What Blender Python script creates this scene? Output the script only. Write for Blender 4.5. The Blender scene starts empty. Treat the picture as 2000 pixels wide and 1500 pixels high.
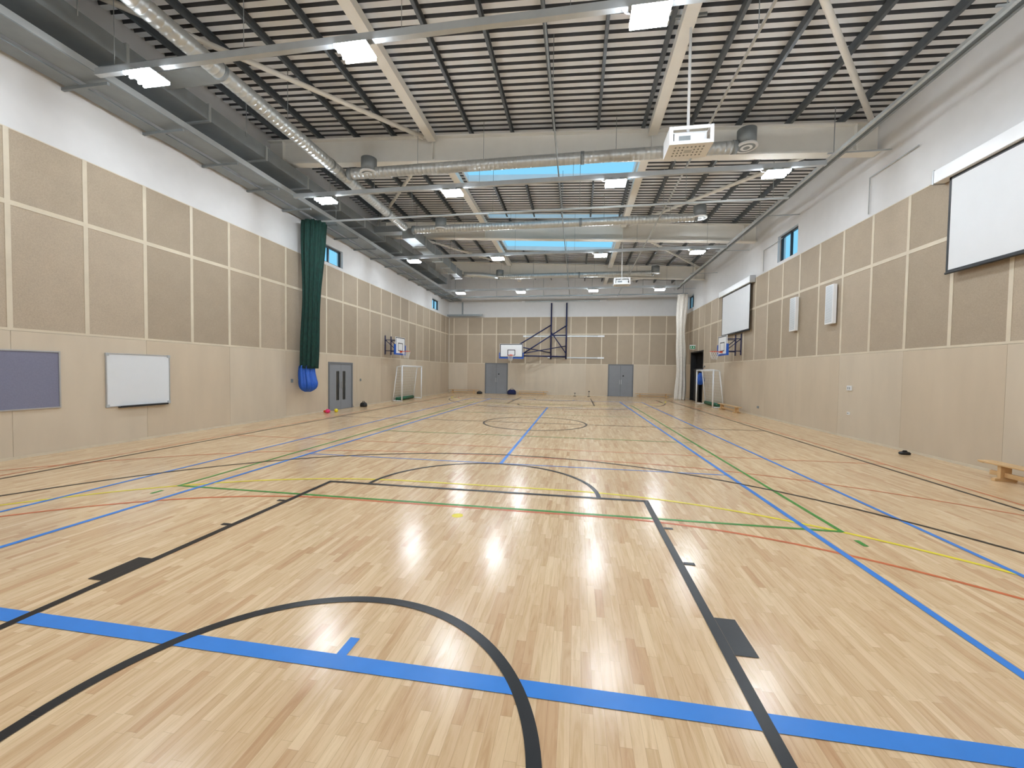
import bpy, math, random
import numpy as np
from mathutils import Vector, Matrix
random.seed(7)
SC=bpy.context.scene
COL=bpy.context.collection
# ------------------------------------------------------------ materials
def lin(c):
    return tuple(((v/255)/12.92 if v/255<=0.04045 else ((v/255+0.055)/1.055)**2.4) for v in c)
def newmat(name):
    m=bpy.data.materials.new(name);m.use_nodes=True
    nt=m.node_tree;b=nt.nodes["Principled BSDF"];return m,nt,b
def mat(name,rgb,rough=0.5,metal=0.0,var=0.06,scale=3.0,stretch=(1,1,1),emit=None,bump=0.0,bscale=200,speck=0):
    m,nt,b=newmat(name);N=nt.nodes;L=nt.links
    c=lin(rgb)
    tc=N.new("ShaderNodeTexCoord");mp=N.new("ShaderNodeMapping");mp.inputs["Scale"].default_value=stretch
    no=N.new("ShaderNodeTexNoise");no.inputs["Scale"].default_value=scale;no.inputs["Detail"].default_value=4
    L.new(tc.outputs["Object"],mp.inputs[0]);L.new(mp.outputs[0],no.inputs["Vector"])
    r=N.new("ShaderNodeValToRGB");r.color_ramp.elements[0].position=0.3;r.color_ramp.elements[1].position=0.7
    r.color_ramp.elements[0].color=tuple(v*(1-var) for v in c)+(1,)
    r.color_ramp.elements[1].color=tuple(min(1,v*(1+var)) for v in c)+(1,)
    L.new(no.outputs["Fac"],r.inputs[0]);out=r.outputs[0]
    if speck:
        vo=N.new("ShaderNodeTexNoise");vo.inputs["Scale"].default_value=45;vo.inputs["Detail"].default_value=3;vo.inputs["Roughness"].default_value=.8
        L.new(tc.outputs["Object"],vo.inputs["Vector"])
        r2=N.new("ShaderNodeValToRGB");r2.color_ramp.elements[0].position=0.4;r2.color_ramp.elements[1].position=0.58
        r2.color_ramp.elements[0].color=(1-speck,1-speck,1-speck,1);r2.color_ramp.elements[1].color=(1,1,1,1)
        L.new(vo.outputs["Fac"],r2.inputs[0])
        mx=N.new("ShaderNodeMix");mx.data_type='RGBA';mx.blend_type='MULTIPLY';mx.inputs[0].default_value=1
        L.new(out,mx.inputs[6]);L.new(r2.outputs[0],mx.inputs[7]);out=mx.outputs[2]
    L.new(out,b.inputs["Base Color"])
    b.inputs["Roughness"].default_value=rough;b.inputs["Metallic"].default_value=metal
    if emit:
        b.inputs["Emission Color"].default_value=tuple(emit[0])+(1,);b.inputs["Emission Strength"].default_value=emit[1]
    if bump:
        n2=N.new("ShaderNodeTexNoise");n2.inputs["Scale"].default_value=bscale
        L.new(tc.outputs["Object"],n2.inputs["Vector"])
        bp=N.new("ShaderNodeBump");bp.inputs["Strength"].default_value=bump;bp.inputs["Distance"].default_value=0.01
        L.new(n2.outputs["Fac"],bp.inputs["Height"]);L.new(bp.outputs[0],b.inputs["Normal"])
    return m
def maple():
    m,nt,b=newmat("maple_strip_floor");N=nt.nodes;L=nt.links
    def mth(op,a,bb=None,c=None):
        n=N.new("ShaderNodeMath");n.operation=op
        for i,v in enumerate((a,bb,c)):
            if v is None: continue
            if isinstance(v,(int,float)): n.inputs[i].default_value=v
            else: L.new(v,n.inputs[i])
        return n.outputs[0]
    PW=0.060
    tc=N.new("ShaderNodeTexCoord");sp=N.new("ShaderNodeSeparateXYZ");L.new(tc.outputs["Object"],sp.inputs[0])
    xs=mth('DIVIDE',sp.outputs[0],PW);row=mth('FLOOR',xs);fx=mth('FRACT',xs)
    w1=N.new("ShaderNodeTexWhiteNoise");w1.noise_dimensions='1D';L.new(row,w1.inputs["W"])
    w1b=N.new("ShaderNodeTexWhiteNoise");w1b.noise_dimensions='1D';L.new(mth('ADD',row,371.5),w1b.inputs["W"])
    ln=mth('MULTIPLY_ADD',w1b.outputs["Value"],0.34,0.30)
    ys=mth('DIVIDE',mth('MULTIPLY_ADD',w1.outputs["Value"],3.0,mth('ADD',sp.outputs[1],50.0)),ln)
    cell=mth('FLOOR',ys);fy=mth('FRACT',ys)
    cb=N.new("ShaderNodeCombineXYZ");L.new(row,cb.inputs[0]);L.new(cell,cb.inputs[1])
    w2=N.new("ShaderNodeTexWhiteNoise");w2.noise_dimensions='3D';L.new(cb.outputs[0],w2.inputs["Vector"])
    rp=N.new("ShaderNodeValToRGB");e=rp.color_ramp.elements
    e[0].position=0;e[0].color=lin((203,166,127))+(1,);e[1].position=1;e[1].color=lin((230,203,165))+(1,)
    for p,c in ((0.08,(211,178,139)),(0.35,(217,187,148)),(0.75,(223,194,155))):
        q=e.new(p);q.color=lin(c)+(1,)
    L.new(w2.outputs["Value"],rp.inputs[0])
    mp=N.new("ShaderNodeMapping");mp.inputs["Scale"].default_value=(22,1.8,1)
    ad=N.new("ShaderNodeVectorMath");ad.operation='MULTIPLY_ADD';L.new(w2.outputs["Color"],ad.inputs[0]);ad.inputs[1].default_value=(7,7,7)
    L.new(tc.outputs["Object"],ad.inputs[2]);L.new(ad.outputs[0],mp.inputs[0])
    gn=N.new("ShaderNodeTexNoise");gn.inputs["Scale"].default_value=1.3;gn.inputs["Detail"].default_value=6;gn.inputs["Roughness"].default_value=0.62;gn.inputs["Distortion"].default_value=1.0
    L.new(mp.outputs[0],gn.inputs["Vector"])
    gr=N.new("ShaderNodeValToRGB");gr.color_ramp.elements[0].position=0.30;gr.color_ramp.elements[1].position=0.56
    gr.color_ramp.elements[0].color=(0.82,0.75,0.67,1);gr.color_ramp.elements[1].color=(1.0,1.0,1.0,1)
    L.new(gn.outputs["Fac"],gr.inputs[0])
    mx=N.new("ShaderNodeMix");mx.data_type='RGBA';mx.blend_type='MULTIPLY';mx.inputs[0].default_value=1
    L.new(rp.outputs[0],mx.inputs[6]);L.new(gr.outputs[0],mx.inputs[7])
    dx=mth('MINIMUM',fx,mth('SUBTRACT',1.0,fx));dy=mth('MULTIPLY',mth('MINIMUM',fy,mth('SUBTRACT',1.0,fy)),mth('DIVIDE',ln,PW))
    g=mth('LESS_THAN',mth('MINIMUM',dx,dy),0.014)
    m2=N.new("ShaderNodeMix");m2.data_type='RGBA';L.new(mth('MULTIPLY',g,0.4),m2.inputs[0]);L.new(mx.outputs[2],m2.inputs[6]);m2.inputs[7].default_value=lin((130,95,62))+(1,)
    L.new(m2.outputs[2],b.inputs["Base Color"])
    n3=N.new("ShaderNodeTexNoise");n3.inputs["Scale"].default_value=1.2
    L.new(tc.outputs["Object"],n3.inputs["Vector"])
    L.new(mth('MULTIPLY_ADD',n3.outputs["Fac"],0.08,0.17),b.inputs["Roughness"])
    b.inputs["Specular IOR Level"].default_value=0.34
    return m
M_floor=maple()
ply=[mat("birch_plywood_%s"%n,c,0.55,0,0.045,2.2,(1,1,0.25)) for n,c in (("pale",(205,191,170)),("warm",(201,185,162)),("tan",(194,177,154)))]
acou=[mat("perforated_panel_%s"%n,c,0.75,0,0.03,3.0,(.8,.8,.8),speck=.13) for n,c in (("pale",(184,168,147)),("grey",(177,161,140)),("brown",(170,154,133)))]
M_bat=mat("batten_birch",(211,199,177),0.55)
M_plas=mat("white_plaster",(220,219,218),0.8,0,0.02)
M_cream=mat("cream_steel",(230,227,219),0.45,0,0.02)
M_deck=mat("deck_steel_pale",(222,224,226),0.6,0,0.03)
M_deckd=mat("deck_recess_dark",(84,86,89),0.8,0,0.1)  # perforation and recess shade both put into this darker colour
M_purl=mat("galvanised_purlin",(92,98,103),0.5,0.3,0.08,8)
M_galv=mat("galvanised_duct",(196,200,200),0.36,0.6,0.05,3)
M_galvd=mat("galvanised_dull",(140,146,148),0.5,0.3,0.06,4)
M_track=mat("grey_steel_trunking",(186,192,196),0.4,0.4,0.05,4)
M_black=mat("black_plastic",(22,22,24),0.5)
M_line=mat("black_court_paint",(20,19,20),0.35,0,0.1,6)
M_blue=mat("blue_court_paint",(50,128,214),0.35,0,0.05,4)
M_green=mat("green_court_paint",(60,138,52),0.35)
M_yel=mat("yellow_court_paint",(232,214,44),0.35)
M_org=mat("orange_court_paint",(200,104,60),0.35)
for m_ in (M_line,M_blue,M_green,M_yel,M_org): m_.node_tree.nodes["Principled BSDF"].inputs["Specular IOR Level"].default_value=0.28
M_white=mat("white_metal",(234,235,236),0.4,0,0.02)
M_screen=mat("projection_fabric",(226,228,230),0.7,0,0.01)
M_wb=mat("whiteboard_enamel",(224,228,232),0.15,0,0.01)
M_alu=mat("aluminium",(190,192,195),0.35,0.7,0.05)
M_felt=mat("purple_grey_felt",(126,127,148),0.95,0,0.05,40)
M_door=mat("grey_door_laminate",(134,137,142),0.5,0,0.03)
M_doord=mat("grey_door_frame",(108,111,116),0.5,0,0.03)
M_glassd=mat("dark_glazing",(40,44,46),0.1,0,0.1)
M_navy=mat("navy_powder_coat",(20,30,78),0.4,0,0.05)
M_bag=mat("blue_vinyl",(28,88,186),0.45,0,0.12,6,bump=0.6,bscale=12)
M_net=mat("dark_green_netting",(6,50,42),0.85,0,0.4,25,(1,1,.25),bump=0.9,bscale=60)
M_curt=mat("white_net_curtain",(220,214,204),0.8,0,0.08,10)
M_wood=mat("bench_pine",(210,174,126),0.45,0,0.10,4,(1,.3,1))
M_rim=mat("orange_rim",(214,76,34),0.4)
M_string=mat("white_cord",(230,230,228),0.8)
M_led=mat("led_strip",(255,255,255),0.5,emit=((0.84,0.92,1.0),200.0))
M_frame=mat("dark_window_frame",(40,42,46),0.4)
M_pink=mat("pink_plastic",(226,46,112),0.4);M_yball=mat("yellow_plastic",(232,214,40),0.4)
M_dgreen=mat("green_padding",(30,90,60),0.6)
M_exit=mat("exit_green",(20,140,80),0.5)
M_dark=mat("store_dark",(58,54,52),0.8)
M_nav2=mat("navy_fabric",(20,28,70),0.9,0,0.2,10)
# ------------------------------------------------------------ mesh builder
class MB:
    def __init__(s): s.v=[];s.f=[];s.m=[];s.sm=[];s.mats=[];s.br=[];s.dep=0
    def mark(s):
        if s.dep==0: s.br.append((len(s.v),len(s.f)))
    def mi(s,m):
        if m not in s.mats: s.mats.append(m)
        return s.mats.index(m)
    def add(s,vs,fs,m,smooth=False):
        o=len(s.v);s.v+= [tuple(v) for v in vs];i=s.mi(m)
        for f in fs: s.f.append(tuple(o+k for k in f));s.m.append(i);s.sm.append(smooth)
        return s
    def box(s,x0,x1,y0,y1,z0,z1,m):
        s.mark()
        vs=[(x,y,z) for z in (z0,z1) for y in (y0,y1) for x in (x0,x1)]
        return s.add(vs,[(0,2,3,1),(4,5,7,6),(0,1,5,4),(2,6,7,3),(0,4,6,2),(1,3,7,5)],m)
    def obox(s,p,q,w,h,m,up=(0,0,1)):
        s.mark()
        p=Vector(p);q=Vector(q);d=(q-p).normalized();u=Vector(up);r=d.cross(u)
        if r.length<1e-4: r=Vector((1,0,0))
        r.normalize();u=r.cross(d);vs=[]
        for e in (p,q):
            for a,b in ((-1,-1),(1,-1),(1,1),(-1,1)): vs.append(e+r*a*w/2+u*b*h/2)
        return s.add(vs,[(3,2,1,0),(4,5,6,7),(0,1,5,4),(1,2,6,5),(2,3,7,6),(3,0,4,7)],m)
    def rings(s,rs,m,smooth=True,caps=True):
        n=len(rs[0]);vs=[v for r in rs for v in r];fs=[]
        for i in range(len(rs)-1):
            for k in range(n): fs.append((i*n+k,i*n+(k+1)%n,(i+1)*n+(k+1)%n,(i+1)*n+k))
        if caps:
            fs.append(tuple(range(n))[::-1]);fs.append(tuple((len(rs)-1)*n+k for k in range(n)))
        s.add(vs,fs,m,smooth)
        if caps and smooth: s.sm[-1]=False;s.sm[-2]=False
        return s
    def tube(s,p,q,r,m,n=10,r2=None):
        s.mark()
        p=Vector(p);q=Vector(q);d=(q-p).normalized();a=d.orthogonal().normalized();b=d.cross(a)
        R=[]
        for e,rr in ((p,r),(q,r if r2 is None else r2)):
            R.append([e+(a*math.cos(t)+b*math.sin(t))*rr for t in [2*math.pi*k/n for k in range(n)]])
        return s.rings(R,m)
    def path(s,pts,r,m,n=8,closed=False):
        s.mark();s.dep+=1
        pts=[Vector(p) for p in pts]
        N=len(pts);R=[]
        ref=None
        for i,p in enumerate(pts):
            if closed: d=(pts[(i+1)%N]-pts[i-1])
            else: d=pts[min(i+1,N-1)]-pts[max(i-1,0)]
            d.normalize()
            if ref is None: ref=d.orthogonal().normalized()
            a=(ref-d*ref.dot(d))
            if a.length<1e-3: a=d.orthogonal()
            a.normalize();ref=a;b=d.cross(a)
            R.append([p+(a*math.cos(t)+b*math.sin(t))*r for t in [2*math.pi*k/n for k in range(n)]])
        if closed: R.append(R[0])
        s.rings(R,m,caps=not closed);s.dep-=1
        return s
    def spiral(s,p,q,r,m,step=0.14,n=24):
        s.mark()
        p=Vector(p);q=Vector(q);d=(q-p);Ln=d.length;d.normalize();a=d.orthogonal().normalized();b=d.cross(a);R=[]
        t=0
        while t<Ln:
            for dt,rr in ((0,r),(step*.84,r),(step*.88,r*1.025),(step*.96,r*1.025)):
                if t+dt<=Ln: R.append([p+d*(t+dt)+(a*math.cos(u)+b*math.sin(u))*rr for u in [2*math.pi*k/n for k in range(n)]])
            t+=step
        return s.rings(R,m)
    def ball(s,c,r,m,sx=1,sy=1,sz=1,n=14,k=8):
        s.mark()
        R=[]
        for i in range(1,k):
            t=math.pi*i/k
            R.append([(c[0]+r*sx*math.sin(t)*math.cos(2*math.pi*j/n),c[1]+r*sy*math.sin(t)*math.sin(2*math.pi*j/n),c[2]-r*sz*math.cos(t)) for j in range(n)])
        return s.rings(R,m)
    def split(s):
        out=[];E=s.br+[(len(s.v),len(s.f))]
        for (v0,f0),(v1,f1) in zip(E,E[1:]):
            b=MB();b.v=s.v[v0:v1];b.f=[tuple(k-v0 for k in f) for f in s.f[f0:f1]];b.sm=s.sm[f0:f1]
            b.mats=list(s.mats);b.m=s.m[f0:f1];b.br=[(0,0)];out.append(b)
        return out
    def obj(s,name,loc=(0,0,0),parent=None,bevel=0):
        me=bpy.data.meshes.new(name)
        me.from_pydata([(v[0]-loc[0],v[1]-loc[1],v[2]-loc[2]) for v in s.v],[],s.f)
        for m in s.mats: me.materials.append(m)
        me.polygons.foreach_set("material_index",s.m);me.polygons.foreach_set("use_smooth",s.sm);me.update()
        o=bpy.data.objects.new(name,me);COL.objects.link(o)
        if parent is None: o.location=loc
        else: o.parent=parent
        if bevel:
            b=o.modifiers.new("bevel","BEVEL");b.width=bevel;b.segments=2;b.limit_method='ANGLE'
        return o
def struct(mb,name,label=None):
    o=mb.obj(name);o["kind"]="structure"
    if label:o["label"]=label
    return o
SPLIT={"hanger_rod","bracket","joint_collar","corner_cap"}
def thing(name,label,cat,loc,parts,group=None):
    """parts: MB (single mesh) or list of (partname, MB, bevel[, label])."""
    if isinstance(parts,MB): o=parts.obj(name,loc)
    else:
        o=bpy.data.objects.new(name,None);o.empty_display_size=0.1;COL.objects.link(o);o.location=loc
        for p in parts:
            for mb in (p[1].split() if p[0] in SPLIT else [p[1]]):
                c=mb.obj(p[0],loc,o,p[2] if len(p)>2 else 0)
                if len(p)>3 and p[3]: c["label"]=p[3]
    o["label"]=label;o["category"]=cat
    if group:o["group"]=group
    return o
def dup(o,dx=0,dy=0,dz=0,label=None):
    c=o.copy();COL.objects.link(c);c.location=(o.location[0]+dx,o.location[1]+dy,o.location[2]+dz)
    for k in o.children:
        kc=k.copy();COL.objects.link(kc);kc.parent=c
        for g in k.children:
            gc=g.copy();COL.objects.link(gc);gc.parent=kc
    if label:c["label"]=label
    return c
# ------------------------------------------------------------ dimensions
XL,XR,YB,YF=-10.55,7.95,32.0,-2.5
def roof(x): return 9.22-0.05*x
CX=-1.43
# ------------------------------------------------------------ floor with court markings
fl=MB();fl.box(XL-.3,XR+.3,YF-.3,YB+.3,-0.2,0,M_floor)
Z={id(M_org):.0016,id(M_yel):.0022,id(M_green):.0028,id(M_blue):.0034,id(M_line):.0040}
def seg(x0,y0,x1,y1,w,m,dz=0):
    z=Z[id(m)]+dz;d=Vector((x1-x0,y1-y0));d.normalize();n=Vector((-d[1],d[0]))*w/2
    fl.add([(x0-n[0],y0-n[1],z),(x1-n[0],y1-n[1],z),(x1+n[0],y1+n[1],z),(x0+n[0],y0+n[1],z)],[(0,1,2,3)],m)
def arc(cx,cy,r,a0,a1,w,m,n=64,dz=.0003):
    z=Z[id(m)]+dz;vs=[];fs=[]
    for i in range(n+1):
        a=math.radians(a0+(a1-a0)*i/n)
        for rr in (r-w/2,r+w/2): vs.append((cx+rr*math.cos(a),cy+rr*math.sin(a),z))
    for i in range(n): fs.append((2*i,2*i+1,2*i+3,2*i+2))
    fl.add(vs,fs,m)
WK=0.074;WB=0.068;WC=0.055
for s,y0 in ((1,0.0),(-1,28.0)):
    Y=lambda y:y0+s*y
    A=(0,180) if s==1 else (180,360)
    for hx in (-1,1):
        seg(CX+hx*2.43,Y(0),CX+hx*2.43,Y(5.76),WK,M_line)
        seg(CX+hx*2.54,Y(2.7),CX+hx*2.54,Y(3.1),.145,M_line)
        for ty in (3.95,4.82): seg(CX+hx*2.47,Y(ty),CX+hx*2.57,Y(ty),.055,M_line)
        seg(CX+hx*6.75,Y(0),CX+hx*6.75,Y(2.6),WK,M_line)
        seg(CX+hx*1.285,Y(1.2),CX+hx*1.285,Y(1.575),WK,M_line)
    seg(CX-2.468,Y(5.8),CX+2.468,Y(5.8),WK,M_line,.0002)
    arc(CX,Y(5.8),1.78,*A,.066,M_line)
    arc(CX,Y(1.575),1.285,*A,WK,M_line)
    a=10.0;arc(CX,Y(1.575),6.86,A[0]+a,A[1]-a,WC,M_line,96)
    seg(CX-7.5,Y(0),CX+7.5,Y(0),WC,M_line)
    for m,off,r,w in ((M_yel,1.2,6.04,WC),(M_org,1.8,5.0,.05),(M_org,1.8,8.25,.045)):
        if s==1:
            arc(CX+off,Y(.05),r,0,90,w,m);arc(CX-off,Y(.05),r,90,180,w,m)
        else:
            arc(CX+off,Y(.05),r,270,360,w,m);arc(CX-off,Y(.05),r,180,270,w,m)
        seg(CX-off,Y(.05+r),CX+off,Y(.05+r),w,m)
    arc(CX,Y(4.74),.035,0,360,.07,M_yel,24)
    seg(CX-4.5,Y(5.12),CX+4.5,Y(5.12),WC,M_green)
    seg(CX-4.5,Y(11.05),CX+4.5,Y(11.05),.045,M_green)
    for hx in (-1,1): seg(CX+hx*4.5,Y(4.72),CX+hx*4.5,Y(4.88),WC,M_green)
    seg(CX-5.49,Y(2.2),CX+5.49,Y(2.2),.118,M_blue)
    seg(CX,Y(2.259),CX,Y(2.42),WB,M_blue)
    seg(CX-4.14,Y(7.62),CX+4.14,Y(7.62),.04,M_blue)
seg(CX,7.6,CX,20.4,WB,M_blue,.0002)
for hx in (-1,1):
    seg(CX+hx*4.5,5.1,CX+hx*4.5,22.9,WC,M_green,.0002)
    seg(CX+hx*4.14,2.259,CX+hx*4.14,25.74,WB,M_blue,.0002)
    seg(CX+hx*5.49,2.2,CX+hx*5.49,25.8,.06,M_blue,.0002)
    seg(CX+hx*7.5,0,CX+hx*7.5,28,WC,M_line,.0002)
    seg(CX+hx*7.75,-1.2,CX+hx*7.75,29.2,.04,M_org)
arc(CX,14,1.8,0,360,.06,M_line,96)
seg(CX-7.5,14,CX+7.5,14,.05,M_line)
seg(CX-7.75,9.3,CX+7.75,9.3,.04,M_org);seg(CX-7.75,18.7,CX+7.75,18.7,.04,M_org)
struct(fl,"floor","glossy maple strip sports floor with painted court lines")
# ------------------------------------------------------------ walls
T=0.3
def wallcells(mb,axis,pos,thick,a0,a1,z0,z1,holes,m):
    A=sorted(set([a0,a1]+[h[0] for h in holes]+[h[1] for h in holes]));ZZ=sorted(set([z0,z1]+[h[2] for h in holes]+[h[3] for h in holes]))
    for i in range(len(A)-1):
        for j in range(len(ZZ)-1):
            ca=(A[i]+A[i+1])/2;cz=(ZZ[j]+ZZ[j+1])/2
            if any(h[0]<ca<h[1] and h[2]<cz<h[3] for h in holes): continue
            p0,p1=sorted((pos,pos+thick))
            if axis=='x': mb.box(p0,p1,A[i],A[i+1],ZZ[j],ZZ[j+1],m)
            else: mb.box(A[i],A[i+1],p0,p1,ZZ[j],ZZ[j+1],m)
ZB,ZM,ZT=2.45,4.84,6.22
def cladding(mb,axis,pos,sgn,a0,a1,start,holes=()):
    """plywood below, perforated panels in timber battens above; sgn = towards the room"""
    def put(b0,b1,z0,z1,d,m):
        rects=[(b0,b1,z0,z1)]
        for h in holes:
            nr=[]
            for r in rects:
                if r[1]<=h[0] or r[0]>=h[1] or r[3]<=h[2] or r[2]>=h[3]: nr.append(r);continue
                if r[0]<h[0]: nr.append((r[0],h[0],r[2],r[3]))
                if r[1]>h[1]: nr.append((h[1],r[1],r[2],r[3]))
                c0,c1=max(r[0],h[0]),min(r[1],h[1])
                if r[2]<h[2]: nr.append((c0,c1,r[2],h[2]))
                if r[3]>h[3]: nr.append((c0,c1,h[3],r[3]))
            rects=nr
        for r in rects:
            p0,p1=sorted((pos,pos+sgn*d))
            if axis=='x': mb.box(p0,p1,r[0],r[1],r[2],r[3],m)
            else: mb.box(r[0],r[1],p0,p1,r[2],r[3],m)
    ks=[start+1.2*k for k in range(-20,40)]
    ks=[k for k in ks if a0<k<a1];ed=[a0]+ks+[a1]
    rg=random.Random(3)
    for i in range(len(ed)-1):
        g=.0025
        if i%2==0:
            e=ed[min(i+2,len(ed)-1)]
            put(ed[i]+g,e-g,0.05,ZB-.004,.03,ply[rg.choice((0,0,1,1,2))])
        for z0,z1,t in ((ZB+.05,ZM-.045,acou),(ZM+.045,ZT-.02,acou)):
            put(ed[i]+.04,ed[i+1]-.04,z0,z1,.022,t[rg.choice((0,1,1,2))])
    put(a0,a1,ZB,ZT,.014,M_bat)
    for z0,z1 in ((ZB,ZB+.05),(ZM-.045,ZM+.045),(ZT-.02,ZT)): put(a0,a1,z0,z1,.03,M_bat)
    for k in ks: put(k-.04,k+.04,ZB,ZT,.0305,M_bat)
wl=MB();wrr=MB();wb=MB();wf=MB()
WIN_L=[(15.0,16.75,6.35,7.1),(28.1,29.6,6.4,7.15)];WIN_R=[(16.3,17.8,6.35,7.4),(29.5,30.9,6.5,7.4)]
D1=(15.62,17.5,0,2.12)
STO=(26.9,29.7,0,3.35)
wallcells(wl,'x',XL,-T,YF-T,YB+T,-.2,10.1,WIN_L,M_plas)
cladding(wl,'x',XL,1,YF+.001,YB-.04,5.91,[D1])
wallcells(wrr,'x',XR,T,YF-T,YB+T,-.2,10.1,WIN_R+[STO],M_plas)
cladding(wrr,'x',XR,-1,YF+.001,YB-.04,10.02,[STO])
ws=MB()
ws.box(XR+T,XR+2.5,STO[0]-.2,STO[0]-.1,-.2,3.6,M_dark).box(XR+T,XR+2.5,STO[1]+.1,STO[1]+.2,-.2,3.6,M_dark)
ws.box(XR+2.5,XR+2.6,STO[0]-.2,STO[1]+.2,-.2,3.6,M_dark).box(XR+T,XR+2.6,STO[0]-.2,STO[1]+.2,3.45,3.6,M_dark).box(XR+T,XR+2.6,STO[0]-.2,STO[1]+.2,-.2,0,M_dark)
struct(ws,"wall_store","dark store room behind the opening")
DB=[(-7.42,-5.52,0,2.5),(2.43,4.35,0,2.5)]
wallcells(wb,'y',YB,T,XL,XR,-.2,10.1,[],M_plas)
cladding(wb,'y',YB,-1,XL+.032,XR-.032,-10.1,DB)
wallcells(wf,'y',YF,-T,XL,XR,-.2,10.1,[],M_plas)
cladding(wf,'y',YF,1,XL+.032,XR-.032,-10.1,[])
struct(wl,"wall_left","birch plywood and perforated acoustic panels below white plaster")
struct(wrr,"wall_right","birch plywood and perforated acoustic panels below white plaster")
struct(wb,"wall_back","birch plywood and perforated acoustic panels below white plaster")
struct(wf,"wall_front","birch plywood and perforated acoustic panels below white plaster")
for n,bx in (("left",(XL+.03,XL+.045,YF,D1[0]-.1)),("left_far",(XL+.03,XL+.045,D1[1]+.1,YB-.03)),("right",(XR-.045,XR-.03,YF,STO[0]-.1)),("back",None)):
    b=MB()
    if bx: b.box(bx[0],bx[1],bx[2],bx[3],0,.05,M_bat)
    else:
        for a,c in ((XL+.05,-7.5),(-5.45,2.35),(4.43,XR-.05)): b.box(a,c,YB-.045,YB-.03,0,.05,M_bat)
    struct(b,"baseboard_"+n)
wn=0
for side,wss in ((-1,WIN_L),(1,WIN_R)):
    for a0,a1,z0,z1 in wss:
        wn+=1;b=MB();x0=(XL-.2) if side<0 else XR+.12;x1=x0+.08
        for q in ((a0,a0+.07,z0,z1),(a1-.07,a1,z0,z1),(a0,a1,z0,z0+.07),(a0,a1,z1-.07,z1),((a0+a1)/2-.03,(a0+a1)/2+.03,z0,z1)):
            b.box(x0,x1,*q,M_frame)
        struct(b,"window_%d"%wn,"dark framed high-level window")
# ------------------------------------------------------------ ceiling (corrugated deck)
SKX=(-4.45,1.95)
SKY=[(13.1,15.7),(19.0,19.5),(22.4,24.7),(27.9,28.9)]
ce=MB()
def deck(x0,x1,y0,y1):
    P=0.24;pts=[]
    k=math.floor(y0/P)
    while k*P<y1+P:
        b=k*P
        pts+=[(b,0),(b+.135,0),(b+.16,.08),(b+.215,.08)]
        k+=1
    for i in range(len(pts)-1):
        (ya,za),(yb,zb)=pts[i],pts[i+1]
        if yb<=ya: continue
        a=max(ya,y0);c=min(yb,y1)
        if c<=a: continue
        f=lambda y:za+(zb-za)*(y-ya)/(yb-ya)
        vs=[(x0,a,roof(x0)+f(a)),(x1,a,roof(x1)+f(a)),(x1,c,roof(x1)+f(c)),(x0,c,roof(x0)+f(c))]
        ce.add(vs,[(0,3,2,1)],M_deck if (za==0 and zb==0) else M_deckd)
deck(XL-.1,SKX[0],YF-.2,YB+.2);deck(SKX[1],XR+.1,YF-.2,YB+.2)
yy=YF-.2
for a,b in SKY: deck(SKX[0],SKX[1],yy,a);yy=b
deck(SKX[0],SKX[1],yy,YB+.2)
struct(ce,"ceiling","profiled steel roof deck with pale ribs")
for a,b in SKY:
    wn+=1;k=MB()
    for x0,x1,y0,y1 in ((SKX[0]-.02,SKX[0]+.05,a,b),(SKX[1]-.05,SKX[1]+.02,a,b),(SKX[0],SKX[1],a-.03,a+.02),(SKX[0],SKX[1],b-.02,b+.03)):
        vs=[(x,y,roof(x)+dz) for dz in (-.05,.2) for y in (y0,y1) for x in (x0,x1)]
        k.add(vs,[(0,2,3,1),(4,5,7,6),(0,1,5,4),(2,6,7,3),(0,4,6,2),(1,3,7,5)],M_white)
    struct(k,"window_%d"%wn,"rooflight with white upstand showing blue sky")
# ------------------------------------------------------------ roof steel
def ibeam(y):
    b=MB();x0,x1=XL+.03,XR-.03
    def bar(y0,y1,t0,t1):
        vs=[(x,yy,roof(x)+dz) for dz in (t0,t1) for yy in (y0,y1) for x in (x0,x1)]
        b.add(vs,[(0,2,3,1),(4,5,7,6),(0,1,5,4),(2,6,7,3),(0,4,6,2),(1,3,7,5)],M_cream)
    bar(y-.15,y+.15,-1.0,-.955);bar(y-.15,y+.15,-.24,-.2);bar(y-.012,y+.012,-.97,-.22)
    for xx in (XL+.6,-4.65,2.05,XR-.6): b.box(xx-.01,xx+.01,y-.14,y+.14,roof(xx)-.97,roof(xx)-.22,M_cream)
    return b
BY=[12.4,19.8,27.2,5.0]
for y in BY: thing("roof_beam","cream painted steel I-beam spanning the hall under the roof deck","beam",(0,y,8.3),ibeam(y),"main roof beams")
k=-7
while -0.8+1.3*k<XR-.3:
    x=-0.8+1.3*k;k+=1
    if x<XL+.2 or abs(x+4.65)<.5 : continue
    z=roof(x);spans=[]
    if SKX[0]<x<SKX[1]:
        y=YF+.02
        for a,c in SKY: spans.append((y,a-.04));y=c+.04
        spans.append((y,YB-.02))
    else: spans=[(YF+.02,YB-.02)]
    for a,c in spans:
        b=MB();P=[(x-.035,z-.2),(x+.035,z-.2),(x+.035,z-.188),(x-.025,z-.188),(x-.025,z-.016),(x+.035,z-.016),(x+.035,z-.006),(x-.035,z-.006)]
        b.add([(p[0],yy,p[1]) for yy in (a,c) for p in P],[tuple(range(8)),tuple(range(15,7,-1))]+[(i,i+8,(i+1)%8+8,(i+1)%8) for i in range(8)],M_purl)
        thing("roof_purlin","galvanised steel purlin running along under the roof deck","purlin",(x,(a+c)/2,z-.1),b,"roof purlins")
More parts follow.
